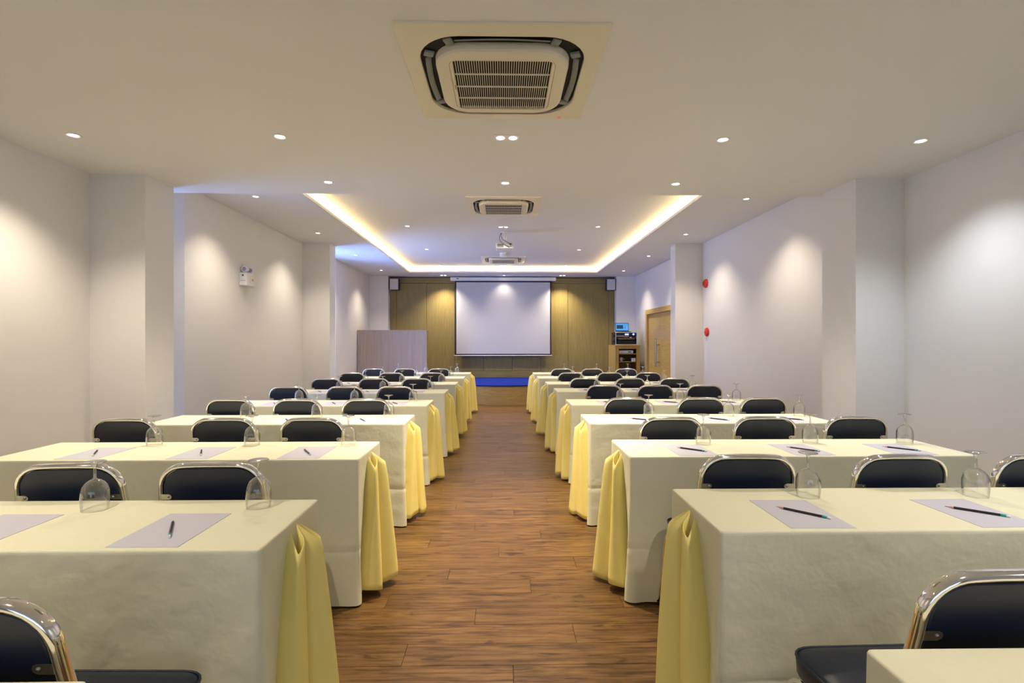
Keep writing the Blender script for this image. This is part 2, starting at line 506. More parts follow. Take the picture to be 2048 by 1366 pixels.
MB().box(-2.905, 2.89, yf - .006, yb, 2.99, Z2).build('painted_shadow_gap', DARK_P, wf)  # solid dark strip, its colour stands in for shade in a gap

# door in the right wall
dr = put('door_1', None); dr['kind'] = 'structure'
m_ = MB(); w = .11
m_.bbox(XW - .02, XW + .16, DY0 - w + .02, DY0 + .02, 0, DZ + w - .02, .004); m_.bbox(XW - .02, XW + .16, DY1 - .02, DY1 + w - .02, 0, DZ + w - .02, .004)
m_.bbox(XW - .02, XW + .16, DY0 + .02, DY1 - .02, DZ - .02, DZ + w - .02, .004)
m_.build('door_frame', DOOR_WOOD, dr)
for a, b, hy in ((DY0 + .022, 11.198, None), (11.202, DY1 - .022, 11.29)):
    lf = MB().bbox(XW + .035, XW + .08, a, b, .005, DZ - .022, .003).build('door_leaf', DOOR_WOOD, dr)
    if hy:
        m_ = MB().bbox(XW - .060, XW - .035, hy - .022, hy + .022, .80, 1.40, .004)
        for z in (.90, 1.28): m_.cyl((XW - .045, hy, z), .009, .085, 10, 'x')
        m_.build('handle', STEEL, lf)


# ------------------------------------------------------------------ downlights
def spot(loc, power, col=SPOT_COL, size=PI * .62, blend=.85, par=None):
    key = 'downlight_lamp_%d_%d_%d' % (int(power), int(col[2] * 100), int(size * 100))
    d = bpy.data.lights.get(key) or bpy.data.lights.new(key, 'SPOT')
    d.energy = power; d.color = col; d.spot_size = size; d.spot_blend = blend; d.shadow_soft_size = .035
    o = bpy.data.objects.new('lamp_light', d); COL.objects.link(o); o.location = loc
    if par: o.parent = par
    return o


def lamp_ring(r=.046):
    return MB().lathe([(r, 0), (r, -.004), (r - .006, -.007), (r - .011, -.005), (r - .017, -.0005)], n=28)


ring_me = lamp_ring().mesh('trim_ring', WHITE_TRIM)
bulb_me = MB().lathe([(.0285, -.001), (.026, -.003), (.016, -.0045), (.0005, -.005)], n=20, cap0=True).mesh('bulb', LAMP)
m_ = MB()
out = rrect(.088, .05, .006, 3, -.003); inn = []
m_.loft([rrect(.088, .05, .006, 3, 0), out, rrect(.083, .045, .005, 3, -.005)], False, True, False)
plate_me = m_.mesh('trim_plate', WHITE_TRIM)
bulb2_me = MB().lathe([(.027, -.005), (.025, -.0075), (.015, -.009), (.0005, -.0095)], n=20, cap0=True).mesh('bulb', LAMP)


def downlight(x, y, z, label, power=1.0, col=SPOT_COL):
    t = thing('downlight', label, 'downlight', (x, y, z), 0, 'round ceiling downlights')
    put('trim_ring', ring_me, t); put('bulb', bulb_me, t)
    spot((0, 0, -.02), SPOT_W * power, col, par=t)


def twin_downlight(x, y, z, label, power=1.0, size=.62):
    t = thing('twin_downlight', label, 'downlight', (x, y, z), 0, 'twin ceiling downlights')
    put('trim_plate', plate_me, t)
    for s in (-1, 1): put('bulb', bulb2_me, t, (s * .042, 0, 0))
    spot((0, 0, -.02), SPOT_W * power * 1.5, size=PI * size, par=t)


side = {-1: 'left', 1: 'right'}
for s in (-1, 1):
    downlight(2.85 * s, 3.5, Z1, 'round downlight by the %s wall, in the low ceiling before the column' % side[s], *((1.0, SPOT_COL) if s < 0 else (.7, (.86, .92, 1.0))))
    downlight(1.49 * s, 3.5, Z1, 'round downlight in the low ceiling between the %s wall and the big air conditioner' % side[s])
    downlight(1.50 * s, 4.49, Z1, 'round downlight at the low ceiling edge, near the %s corner of the cove' % side[s])
    for k, (y, w) in enumerate(((6.0, 'first'), (8.0, 'second'), (10.05, 'third'), (12.15, 'farthest'))):
        downlight(2.83 * s, y, Z2, '%s round downlight along the %s ceiling strip beside the glowing cove' % (w, side[s]), .8)
    twin_downlight(1.49 * s, 13.03, Z2, 'twin downlight %s of the projection screen, close to the panelled wall' % side[s], 1.3)
    for y, w in ((8.13, 'nearest'), (10.18, 'middle'), (12.29, 'farthest')):
        downlight(1.49 * s, y, Z3, '%s round downlight on the %s side inside the recessed ceiling' % (w, side[s]), .8)
twin_downlight(.025, 3.49, Z1, 'twin downlight in low ceiling just behind the largest air conditioner', 2.0, .42)
downlight(.02, 4.49, Z1, 'round downlight at the low ceiling edge, before the second air conditioner')
downlight(.025, 13.07, Z2, 'round downlight right above the projection screen case', .26)
for y, w in ((8.16, 'in front of the projector'), (10.22, 'between projector and smoke detector'), (12.31, 'beyond the farthest air conditioner')):
    twin_downlight(.005, y, Z3, 'twin downlight in recessed ceiling ' + w, .7)
for x, wx in ((-2.85, 'by the left wall'), (-1.49, 'left of centre'), (1.49, 'right of centre'), (2.85, 'by the right wall')):
    for y, wy in ((.9, 'above'),):      # the same rows go on behind the viewer
        downlight(x, y, Z1, 'round downlight %s, out of the picture %s the viewer' % (wx, wy), 1.0, SPOT_COL if x < 2 else (.86, .92, 1.0))


# ------------------------------------------------------------------ cassette air conditioners
def make_ac():
    t = thing('air_conditioner', 'x', 'air conditioner', (0, 0, 0), 0, 'ceiling cassette air conditioners')
    m_ = MB(); n = 8
    m_.loft([rrect(.475, .475, .012, n, 0), rrect(.475, .475, .012, n, -.007), rrect(.472, .472, .012, n, -.010),
             rrect(.397, .397, .20, n, -.018), rrect(.393, .393, .20, n, -.016), rrect(.392, .392, .20, n, -.002)], False, False, False)
    m_.build('panel_frame', AC_WHITE, t)
    MB().loft([rrect(.394, .394, .2, n, -.0012), rrect(.2, .2, .05, n, -.0015)], False, True, False).build('air_outlet', AC_SHADE, t)  # flat sheet, dark colour stands in for the shade inside the outlet
    for k in range(4):
        R = Matrix.Rotation(k * PI / 2, 3, 'Z')
        m_ = MB()
        path = [(-.215 + .43 * i / 10, .347 + .018 * math.cos((i - 5) / 5 * 1.2), -.013) for i in range(11)]
        m_.sweep([R @ Vector(p) for p in path], .030, .006, R @ Vector((0, .55, 1)))
        m_.build('louvre', AC_GREY, t)
        m_ = MB()
        for s in (-1, 1): m_.sweep([R @ Vector((s * .225, .352, -.012)), R @ Vector((s * .262, .340, -.012))], .045, .010, (0, 0, 1))
        m_.build('louvre_bracket', AC_GREY, t)
    m_ = MB()
    m_.loft([rrect(.324, .324, .15, n, -.002), rrect(.322, .322, .15, n, -.032), rrect(.316, .316, .145, n, -.042), rrect(.305, .305, .135, n, -.046),
             rrect(.256, .256, .045, n, -.049), rrect(.2555, .2555, .045, n, -.044), rrect(.253, .253, .045, n, -.044), rrect(.2525, .2525, .045, n, -.049),
             rrect(.238, .252, .006, n, -.050), rrect(.236, .250, .006, n, -.030)], False, False, False)
    ip = m_.build('inner_panel', AC_WHITE, t)
    MB().box(-.236, .236, -.25, .25, -.033, -.029).build('filter', AC_SHADE, ip)  # coloured near black so the slots between bars look shaded
    m_ = MB()
    for k in range(1, 42):
        x = -.236 + .472 * k / 42
        m_.box(x - .0016, x + .0016, -.25, .25, -.047, -.0435)
    for k in range(1, 4):
        y = -.25 + .125 * k
        m_.box(-.236, .236, y - .0035, y + .0035, -.049, -.044)
    o = m_.build('grille_bars', AC_WHITE, ip); o['kind'] = 'stuff'
    MB().bbox(-.2460, -.2415, -.022, .022, -.0515, -.0492, .0005).build('badge', AC_GREY, ip)
    MB().bbox(.335, .353, .437, .445, -.0165, -.010, .0005).build('indicator_lamp', LED_RED, t)
    return t


ac = make_ac()
ac.location = (-.003, 2.702, Z1); ac['label'] = 'largest and nearest square air conditioner in the low ceiling'
a2 = copy_tree(ac); a2.location = (.008, 6.93, Z3); a2.rotation_euler.z = 0
a2['label'] = 'middle air conditioner in the recessed ceiling between glowing coves, before the projector'
a3 = copy_tree(ac); a3.location = (.008, 11.45, Z3)
a3['label'] = 'smallest, farthest air conditioner in the recessed ceiling, above the projection screen'


# ------------------------------------------------------------------ skirted tables
def smooth01(x): x = max(0., min(1., x)); return x * x * (3 - 2 * x)


def cloth_mesh(length, depth, sx, seed):
    """floor-length cloth; the aisle end is at local x = 0, the cloth runs to -sx*length"""
    rnd = random.Random(seed)
    H, r = .75, .014
    pts = []          # perimeter (x, y, nx, ny, end) counter-clockwise, x in [-length, 0]
    def seg(p, q_, nrm, n, end):
        for i in range(n): f = i / n; pts.append((p[0] + (q_[0] - p[0]) * f, p[1] + (q_[1] - p[1]) * f, nrm[0], nrm[1], end))
    def arc(cx, cy, a0, n=4):
        for i in range(n): a = a0 + PI / 2 * i / n; pts.append((cx + r * math.cos(a), cy + r * math.sin(a), math.cos(a), math.sin(a), 0))
    d2 = depth / 2
    seg((0, -d2 + r), (0, d2 - r), (1, 0), 18, 1); arc(-r, d2 - r, 0)
    seg((-r, d2), (-length + r, d2), (0, 1), 44, 0); arc(-length + r, d2 - r, PI / 2)
    seg((-length, d2 - r), (-length, -d2 + r), (-1, 0), 10, 0); arc(-length + r, -d2 + r, PI)
    seg((-length + r, -d2), (-r, -d2), (0, -1), 60, 0); arc(-r, -d2 + r, 1.5 * PI)
    waves = [(k0 * rnd.uniform(.85, 1.2), rnd.uniform(0, 6.3), rnd.uniform(.5, 1.0) * (2.5 / k0) ** .7) for k0 in (2.2, 3.4, 5.0, 7.5, 10.5, 14.0, 19.0)]
    lean = [(rnd.uniform(-1.2, 1.2)) for _ in waves]
    levels = [.75, .7485, .744, .735, .70, .66, .60, .53, .45, .38, .32, .285, .278, .271, .24, .18, .12, .07, .03, .010]
    rings = []
    s_acc = [0]
    for a, b in zip(pts, pts[1:]): s_acc.append(s_acc[-1] + math.hypot(b[0] - a[0], b[1] - a[1]))
    for z in levels:
        d = (H - z) / H; ring = []
        for (x, y, nx, ny, end), s in zip(pts, s_acc):
            o = 0.0
            if z > .7499: o = -.006
            elif z > .748: o = -.002
            wv = sum(a * math.sin(k * (s + l * d * .25) * 2.2 + ph) for (k, ph, a), l in zip(waves, lean)) / 3.0
            amp = .0005 + .024 * smooth01(d * 1.15)
            o += wv * amp + .012 * d
            if abs(z - .278) < .001: o -= .0025
            if end:            # the end of the cloth is folded in towards the gather
                b = math.cos(PI * y / depth); b = max(0, b)
                o -= (.008 + .026 * smooth01(d * 1.3)) * b ** 1.5 * smooth01(d * 9)
            corner = max(0, 1 - math.hypot(abs(x + length / 2) - length / 2, abs(y) - d2) / .07)
            o += .010 * corner * smooth01((d - .7) / .3)
            ring.append(((x + nx * o) * (1 if sx > 0 else -1), y + ny * o, z))
        rings.append(ring if sx > 0 else ring[::-1])
    m_ = MB(); m_.loft(rings[::-1], False, True, True)
    return m_


def drape_mesh(sx, seed):
    """gathered cloth pinned at the middle of the table end: two open pleats that widen to the floor"""
    rnd = random.Random(seed)
    nu, nv = 41, 22
    j = lambda a: rnd.uniform(-a, a)
    bot = .02 + rnd.uniform(0, .03)
    key = [(-.013, 0.0), (.0, .3), (.0, 0), (.3, 0)]
    # control section at the floor, (out, along): near edge, near pleat, crease, far pleat, far edge
    cb = [(-.035, -.165 + j(.015)), (.03, -.175), (.070 + j(.02), -.15), (.078, -.09), (.055, -.055 + j(.015)), (.10, -.045), (.135 + j(.02), .0 + j(.02)), (.10, .075), (-.035, .10 + j(.02))]
    ct = [(-.010, -.020), (.022, -.060), (.045, -.080), (.042, -.030), (.006, .0), (.050, .008), (.072, .036), (.046, .062), (-.010, .026)]
    zt = [.0, -.045, -.068, -.040, .0, -.035, -.062, -.05, .0]
    def cr(P, t):      # catmull-rom
        n = len(P) - 1; x = t * n; i = min(int(x), n - 1); f = x - i
        p0, p1, p2, p3 = P[max(i - 1, 0)], P[i], P[i + 1], P[min(i + 2, n)]
        if not isinstance(p1, tuple): p0, p1, p2, p3 = (p0,), (p1,), (p2,), (p3,)
        return tuple(.5 * (2 * b + (c - a) * f + (2 * a - 5 * b + 4 * c - d) * f * f + (3 * b - a - 3 * c + d) * f ** 3) for a, b, c, d in zip(p0, p1, p2, p3))
    ph = rnd.uniform(0, 6)
    rings = []
    for v in range(nv):
        tv = v / (nv - 1); ring = []
        for u in range(nu):
            tu = u / (nu - 1)
            a, b = cr(ct, tu), cr(cb, tu); z0 = .735 + cr(zt, tu)[0]
            w = tv ** .72
            x = a[0] + (b[0] - a[0]) * w; y = a[1] + (b[1] - a[1]) * w
            zb = bot + .012 * math.sin(tu * 9 + ph)
            x += .006 * math.sin(tu * 14 + ph + tv * 3) * tv
            z = z0 + (zb - z0) * tv
            ring.append((x * sx, y, z))
        rings.append(ring if sx < 0 else ring[::-1])
    m_ = MB(); m_.loft(rings, False, False, True, 0, False)
    return m_


TD = .48
LEN = {-1: 1.89, 1: 1.84}
NEAR = {-1: [.455, 1.512, 2.66, 3.80, 4.88, 6.07, 7.28, 8.50, 9.69], 1: [.525, 1.63, 2.69, 3.80, 4.92, 6.20, 7.29, 8.50, 9.64]}
END = {-1: [-.73, -.70, -.738, -.722, -.712, -.68, -.664, -.645, -.62], 1: [.705, .686, .662, .638, .65, .648, .628, .585, .575]}
block = {-1: 'left of aisle', 1: 'right of aisle'}
ROWS = ['row cut off by bottom edge', 'second row from the bottom', 'third row from the bottom', 'fourth row from the bottom',
        'middle row', 'fourth row from the stage', 'third row from the stage', 'second row from the stage', 'row next to the stage']
top_me = MB().bbox(-1.8, -.03, -.21, .21, .715, .738, .004).mesh('tabletop', PALE_WOOD)
topr_me = MB().bbox(.03, 1.76, -.21, .21, .715, .738, .004).mesh('tabletop', PALE_WOOD)
leg_me = MB().cyl((0, 0, 0), .016, .716, 12).mesh('leg', STEEL)
SIDES = (-1, 1)
cloths = {s: [cloth_mesh(LEN[s], TD, -s, 11 + 5 * k + (s > 0)).mesh('tablecloth', CLOTH) for k in range(4)] for s in SIDES}
drapes = {s: [drape_mesh(-s, 3 + 7 * k + (s > 0)).mesh('gathered_drape', SATIN) for k in range(4)] for s in SIDES}
for me in [m for s in SIDES for m in drapes[s]]: pass
TABLE_END = {}
for s in SIDES:
    for r in range(9):
        yc = NEAR[s][r] + TD / 2
        t = thing('banquet_table', 'cream-clothed long table with yellow end drape, %s, %s' % (ROWS[r], block[s]), 'table',
                  (END[s][r], yc, 0), 0, 'cloth-covered conference tables')
        put('tablecloth', cloths[s][(r * 3 + (s > 0)) % 4], t)
        d = put('gathered_drape', drapes[s][(r + (s > 0)) % 4], t, (0, .01, 0)); d['label'] = 'bright yellow gathered drape'
        md = d.modifiers.new('thickness', 'SOLIDIFY'); md.thickness = .003; md.offset = 0
        put('tabletop', top_me if s < 0 else topr_me, t)
        for lx in (.12, 1.66):
            for ly in (-.17, .17): put('leg', leg_me, t, (s * lx, ly, 0))


# ------------------------------------------------------------------ stacking chairs
def lean(z): return -.165 - .19 * (z - .45) if z > .45 else -.165 - .16 * (.45 - z)
def halfw(z): return .236 - .016 * (z / .45) if z < .45 else .220 - .028 * (z - .45) / .33


def make_chair():
    t = thing('stacking_chair', 'x', 'chair', (0, 0, 0), 0, 'navy and chrome chairs at the tables')
    # hoop
    TOPZ, R = .866, .092
    half = [(halfw(z), z) for z in (.43, .47, .52, .58, .64, .70, .745)]
    hx, hz = half[-1]
    cx, cz = hx - R - .002, TOPZ - R
    for i in range(9):
        a = .02 + (PI / 2 - .02) * i / 8
        half.append((cx + R * math.cos(a), cz + R * math.sin(a)))
    path = [(x, lean(z), z) for x, z in half] + [(x, lean(z), z) for x, z in [(cx * f, TOPZ + .002) for f in (.5, 0, -.5)]] + [(-x, lean(z), z) for x, z in half[::-1]]
    MB().sweep(path, .017, .030, (0, 1, .19)).build('back_frame', CHROME, t)
    # backrest
    ins = .011
    outl = [(x - ins * (1 if z < cz else math.cos(max(0, math.atan2(z - cz, max(1e-6, x - cx))))), z - (0 if z < cz else ins * math.sin(math.atan2(z - cz, max(1e-6, x - cx))))) for x, z in half if z >= .6]
    outl = [(halfw(.60) - ins - .012, .600), (halfw(.61) - ins - .003, .606)] + [p for p in outl if p[1] > .62]
    full = outl + [(-x, z) for x, z in outl[::-1]]
    m_ = MB(); rings = []
    for off, sc in ((-.012, .975), (-.009, .995), (0, 1.0), (.012, 1.0), (.020, .985), (.026, .93), (.029, .8)):
        rings.append([(x * sc, lean(z) + off + .001, .745 + (z - .745) * sc) for x, z in full])
    m_.loft(rings[::-1], True, True, True)
    m_.build('backrest', NAVY, t)
    for s in (-1, 1):
        zb = .742; xo = halfw(zb) - .004
        m_ = MB(); oc = []
        prof = [(0, -.011), (.030, -.011), (.038, -.007), (.041, 0), (.038, .007), (.030, .011), (0, .011)]
        for oy in (-.0155, -.013): oc.append([(s * (xo - px), lean(zb + pz) + oy, zb + pz) for px, pz in prof])
        if s > 0: oc = [r[::-1] for r in oc]
        m_.loft(oc[::-1], True, True, False)
        br = m_.build('bracket', CHROME, t)
        MB().lathe([(.0045, 0), (.004, -.002), (.0005, -.003)], (s * (xo - .028), lean(zb) - .0155, zb), 10, 'y').build('screw', STEEL, br)
    # seat
    def seat_outline(k=1.0):
        P = []
        pts = [(-.205, -.175), (.205, -.175), (.226, .205), (-.226, .205)]; rr = [.05, .05, .075, .075]
        for i in range(4):
            p, a, b = Vector(pts[i]), Vector(pts[i - 1]), Vector(pts[(i + 1) % 4])
            u = (a - p).normalized(); w_ = (b - p).normalized(); r_ = rr[i]
            s0, s1 = p + u * r_, p + w_ * r_
            for q_ in range(7):
                f = q_ / 6; c = s0 * (1 - f) ** 2 + p * 2 * f * (1 - f) + s1 * f * f
                P.append((c.x, c.y))
        return P
    so = seat_outline()
    m_ = MB(); rings = []
    for z, off in ((.402, -.02), (.404, -.004), (.412, 0), (.45, .002), (.458, 0), (.464, -.012), (.468, -.04), (.471, -.10)):
        rings.append([(x * (1 + off / .22), (y - .02) * (1 + off / .2) + .02, z) for x, y in so])
    m_.loft(rings, True, True, True)
    st = m_.build('seat', NAVY, t)
    MB().sweep([(x * 1.006, (y - .02) * 1.006 + .02, .4585) for x, y in so], .007, .007, (0, 0, 1), True, round_=True).build('piping', NAVY, st)
    for s in (-1, 1):
        rail = [(s * .205, -.16, .392), (s * .208, .0, .391), (s * .212, .13, .390)]
        MB().sweep(rail, .018, .018, (1, 0, 0), round_=True).build('seat_rail', CHROME, t)
        fr = [(s * .212, .12, .390), (s * .213, .155, .387), (s * .215, .185, .374), (s * .217, .205, .350), (s * .219, .212, .31), (s * .228, .230, .15), (s * .237, .247, .012)]
        lg = MB().sweep(fr, .020, .020, (1, 0, 0), round_=True).build('leg', CHROME, t)
        MB().cyl((s * .2375, .248, 0), .0125, .022, 12).build('rubber_foot', BLACK_RUBBER, lg)
        rr_ = [(s * halfw(z), lean(z), z) for z in (.44, .35, .22, .10, .012)]
        lg = MB().sweep(rr_, .017, .030, (0, 1, 0)).build('leg', CHROME, t)
        MB().bbox(s * .236 - .011, s * .236 + .011, -.256, -.222, 0, .02, .003).build('rubber_foot', BLACK_RUBBER, lg)
    MB().sweep([(-.213, lean(.30), .30), (0, lean(.30), .30), (.213, lean(.30), .30)], .014, .014, (0, 0, 1), round_=True).build('stretcher', CHROME, t)
    return t


chair0 = make_chair()
used = []
SEATN = ['aisle seat', 'middle seat', 'wall seat']
CHX = {-1: {1: [-1.02, -1.62], 2: [-1.155, -1.70, -2.27], 3: [-1.18, -1.74, -2.335], 4: [-1.14, -1.70, -2.25], 5: [-1.14, -1.665, -2.27], 6: [-1.115, -1.665, -2.27], 7: [-1.075, -1.70, -2.30], 8: [-1.12, -1.72, -2.26]},
       1: {1: [1.055, 1.68], 2: [1.035, 1.67, 2.27], 3: [1.055, 1.66, 2.25], 4: [1.055, 1.68, 2.21], 5: [1.105, 1.66, 2.20], 6: [1.07, 1.655, 2.235], 7: [1.045, 1.64, 2.235], 8: [1.03, 1.565, 2.155]}}
# y of each row of chairs, pulled up to the next table
CHY = {q_: {r: NEAR[q_][r] - .301 for r in range(1, 9)} for q_ in SIDES}
CHY[-1][2] = 2.30; CHY[1][2] = 2.397; CHY[-1][1] = 1.224; CHY[1][1] = 1.300; CHY[-1][4] -= .012
for s in SIDES:
    for r in range(1, 9):
        for k, x in enumerate(CHX[s][r]):
            c = chair0 if not used else copy_tree(chair0)
            used.append(c)
            c.location = (x, CHY[s][r] + random.uniform(-.012, .008), 0)
            c.rotation_euler = (0, 0, random.uniform(-.03, .03) + (.05 if s < 0 and r == 2 else 0))
            c['label'] = 'navy and chrome chair, %s, %s, %s' % (SEATN[k], ROWS[r], block[s])


# ------------------------------------------------------------------ goblets, sheets, pencils
def make_goblet():
    t = thing('water_goblet', 'x', 'glass', (0, 0, 0), 0, 'upturned goblets on the tables')
    MB().lathe([(.0405, .0), (.0425, .02), (.0435, .045), (.0425, .065), (.0375, .084), (.0285, .097), (.017, .1055), (.0075, .110)], n=28).build('bowl', GLASS, t)
    MB().lathe([(.0075, .110), (.0048, .116), (.0042, .130), (.0042, .145), (.0055, .156), (.0085, .161)], n=14).build('stem', GLASS_STEM, t)
    MB().lathe([(.0085, .161), (.020, .1645), (.0345, .1685), (.0350, .170), (.0340, .1715), (.0005, .1715)], n=28).build('foot', GLASS_STEM, t)
    return t


def make_pencil():
    t = thing('pencil', 'x', 'pencil', (0, 0, 0), 0, 'black pencils on the paper sheets')
    r = .0042
    MB().lathe([(r, -.062), (r, .060)], (0, 0, r), 6, 'y', True, True, False).build('barrel', PENCIL_BLACK, t)
    MB().lathe([(r, .060), (.0012, .079)], (0, 0, r), 10, 'y', False, True).build('wood_tip', PENCIL_WOOD, t)
    MB().lathe([(.0011, .079), (.0003, .085)], (0, 0, r), 8, 'y', True, True).build('lead', PENCIL_BLACK, t)
    MB().lathe([(.0044, -.076), (.0044, -.062)], (0, 0, r), 12, 'y', True, True).build('ferrule', TEAL, t)
    MB().lathe([(.0038, -.088), (.0040, -.076)], (0, 0, r), 12, 'y', True, True).build('eraser', ERASER, t)
    return t


gob0, pen0 = make_goblet(), make_pencil()
sheet_me = MB().box(-.105, .105, -.1485, .1485, 0, .0012).mesh('sheet', PAPER)
first_g = first_p = True
GX = {-1: [-.90, -1.475, -2.035], 1: [1.185, 1.82, 2.385]}
PX = {-1: [-1.05, -1.62, -2.185], 1: [1.04, 1.64, 2.20]}
TZ = .7502
for s in SIDES:
    for r in range(1, 9):
        near, far = NEAR[s][r], NEAR[s][r] + TD
        for k in range(3):
            if r == 1 and k == 2: continue
            where = '%s, %s, %s' % (SEATN[k], ROWS[r], block[s])
            g = gob0 if first_g else copy_tree(gob0); first_g = False
            g.location = (GX[s][k] + random.uniform(-.02, .02), far - (.10 if s < 0 else .13) + random.uniform(-.015, .015), TZ)
            g.rotation_euler = (0, 0, random.uniform(0, 6))
            g['label'] = 'upturned clear goblet, ' + where
            if r > 6: continue
            sx_, sy_ = PX[s][k] + random.uniform(-.012, .012), near + .02 + .149
            o = put('paper_sheet', sheet_me, None, (sx_, sy_, TZ), (0, 0, random.uniform(-.02, .02)))
            tag(o, 'blank white paper sheet, ' + where, 'paper', 'white sheets on the tables')
            p = pen0 if first_p else copy_tree(pen0); first_p = False
            ang = .55 + random.uniform(-.06, .06) if s < 0 else .85 + random.uniform(-.12, .06)
            if s < 0 and r == 1: ang = .50
            p.location = (sx_ + (.01 if s > 0 else -.005), sy_ - .005 + (0 if s < 0 else .0), TZ + .0013)
            p.rotation_euler = (0, 0, ang)
            p['label'] = 'black pencil on paper, ' + where

# ------------------------------------------------------------------ stage
st = thing('stage', 'low curved wooden stage with blue carpet below the projection screen', 'stage')
def front(x): return 11.03 + .62 * (1 - 1 / (1 + (x / 1.3) ** 2))
xs = [-3.37 + (2.62 + 3.37) * i / 48 for i in range(49)]
def stage_ring(z, o): return [(x, front(x) - o, z) for x in xs] + [(2.62, 13.40, z), (-2.89, 13.40, z), (-2.89, 13.21, z), (-3.37, 13.21, z)]
MB().loft([stage_ring(0, 0), stage_ring(.395, 0)], True, True, False).build('fascia', FASCIA_WOOD, st)
MB().loft([stage_ring(.395, .012), stage_ring(.415, .015), stage_ring(.42, .008)], True, True, False).build('carpet', BLUE_CARPET, st)

# lectern-like booth at the left
bt = thing('booth_screen', 'wide pale wooden booth front standing on the stage by the left wall', 'booth', (-2.57, 12.1, .42))
for k in range(4):
    a = -.80 + .4 * k
    MB().bbox(a + .0006, a + .3994, 0, .02, 0, 1.18, .0008).build('front_panel', PALE_WOOD, bt)
MB().bbox(-.80, .80, .021, .26, 1.165, 1.195, .003).build('top', VENEER_H, bt)
MB().bbox(-.80, .80, -.001, .02, 1.181, 1.195, .001).build('edging', PALE_WOOD, bt)
for x in (-.80, .78): MB().bbox(x, x + .02, .021, .26, 0, 1.164, .002).build('side_panel', VENEER, bt)

# ------------------------------------------------------------------ projection screen
ps = thing('projection_screen', 'large pull-down white projection screen with black border above stage', 'screen', (.006, 13.28, 0))
m_ = MB().bbox(-1.345, 1.345, -.055, .055, 2.895, 2.985, .012); m_.build('case', WHITE_P, ps)
MB().bbox(-1.19, -1.13, -.058, -.054, 2.935, 2.955, .001).build('badge', BADGE, ps)
MB().box(-1.228, 1.228, -.002, .0, 1.0, 2.90).build('border', SCREEN_B, ps)
MB().box(-1.195, 1.195, -.004, -.0025, 1.035, 2.86).build('projection_surface', SCREEN_W, ps)
MB().cyl((-1.25, -.002, .992), .011, 2.50, 12, 'x').build('weight_bar', WHITE_P, ps)

# wall speakers
def make_speaker():
    t = thing('wall_speaker', 'x', 'speaker', (0, 0, 0), 0, 'grey wall speakers')
    MB().bbox(-.115, .115, -.085, .085, -.145, .145, .008).build('cabinet', DARK_P, t)
    gr = MB().bbox(-.105, .105, -.096, -.085, -.137, .137, .004).build('grille', GREY_P, t)
    MB().bbox(-.016, .016, -.099, -.096, .085, .098, .001).build('badge', WHITE_P, gr)
    MB().box(-.02, .02, .085, .115, -.03, .03).build('wall_bracket', DARK_P, t)
    return t


sp = make_speaker(); sp.location = (-2.755, 13.29, 2.80); sp['label'] = 'grey box speaker high at the left end of the wood panelling'
sp2 = copy_tree(sp); sp2.location = (2.755, 13.29, 2.80); sp2['label'] = 'grey box speaker high at the right end of the wood panelling'

# ------------------------------------------------------------------ projector, smoke detector
pj = thing('projector', 'white projector with dangling black cables hung from the recessed ceiling', 'projector', (.03, 8.55, 2.91))
MB().bbox(-.145, .145, -.11, .13, -.055, .045, .012).build('body', WHITE_P, pj)
rp = MB().bbox(-.135, .135, -.114, -.108, -.045, .035, .002).build('rear_panel', GREY_P, pj)
m_ = MB()
for k in range(9): m_.box(-.12 + .011 * k, -.113 + .011 * k, -.117, -.113, -.035, .02)
m_.build('vent', DARK_P, rp)
for x, z in ((.0, .0), (.03, -.022), (.055, -.03), (.085, -.022)): MB().bbox(x, x + .018, -.1175, -.113, z, z + .012, .001).build('socket', DARK_P, rp)
m_ = MB().cyl((.005, .0, .045), .022, .20, 16); m_.bbox(-.06, .07, -.06, .06, .228, .24, .003); m_.bbox(-.03, .04, -.035, .035, .045, .07, .004); m_.cyl((.005, -.03, .12), .013, .06, 12, 'y')
m_.build('ceiling_mount', WHITE_P, pj)
def bez(P, n=16):
    out = []
    for i in range(n + 1):
        f = i / n; q_ = [Vector(p) for p in P]
        while len(q_) > 1: q_ = [a * (1 - f) + b * f for a, b in zip(q_, q_[1:])]
        out.append(tuple(q_[0]))
    return out
MB().sweep(bez([(-.05, .0, .235), (-.09, -.05, .12), (-.02, -.14, .08), (.09, -.12, .02)]), .008, .008, (.3, 1, .2), round_=True).build('cable', DARK_P, pj)
MB().sweep(bez([(-.045, .0, .235), (-.16, -.06, .09), (-.03, -.16, .02), (.075, -.12, -.03)]), .008, .008, (.3, 1, .2), round_=True).build('cable', DARK_P, pj)
MB().bbox(.078, .105, -.135, -.114, .010, .030, .003).build('plug', DARK_P, pj)

sd = thing('smoke_detector', 'small white cylindrical detector on recessed ceiling before farthest air conditioner', 'detector', (.01, 10.56, Z3))
MB().lathe([(.078, 0), (.078, -.025), (.072, -.03), (.068, -.07), (.05, -.082), (.0005, -.085)], n=26, cap0=True).build('housing', WHITE_P, sd)
MB().lathe([(.0695, -.045), (.0705, -.05), (.0695, -.055)], n=26).build('vent_ring', AC_GREY, sd)

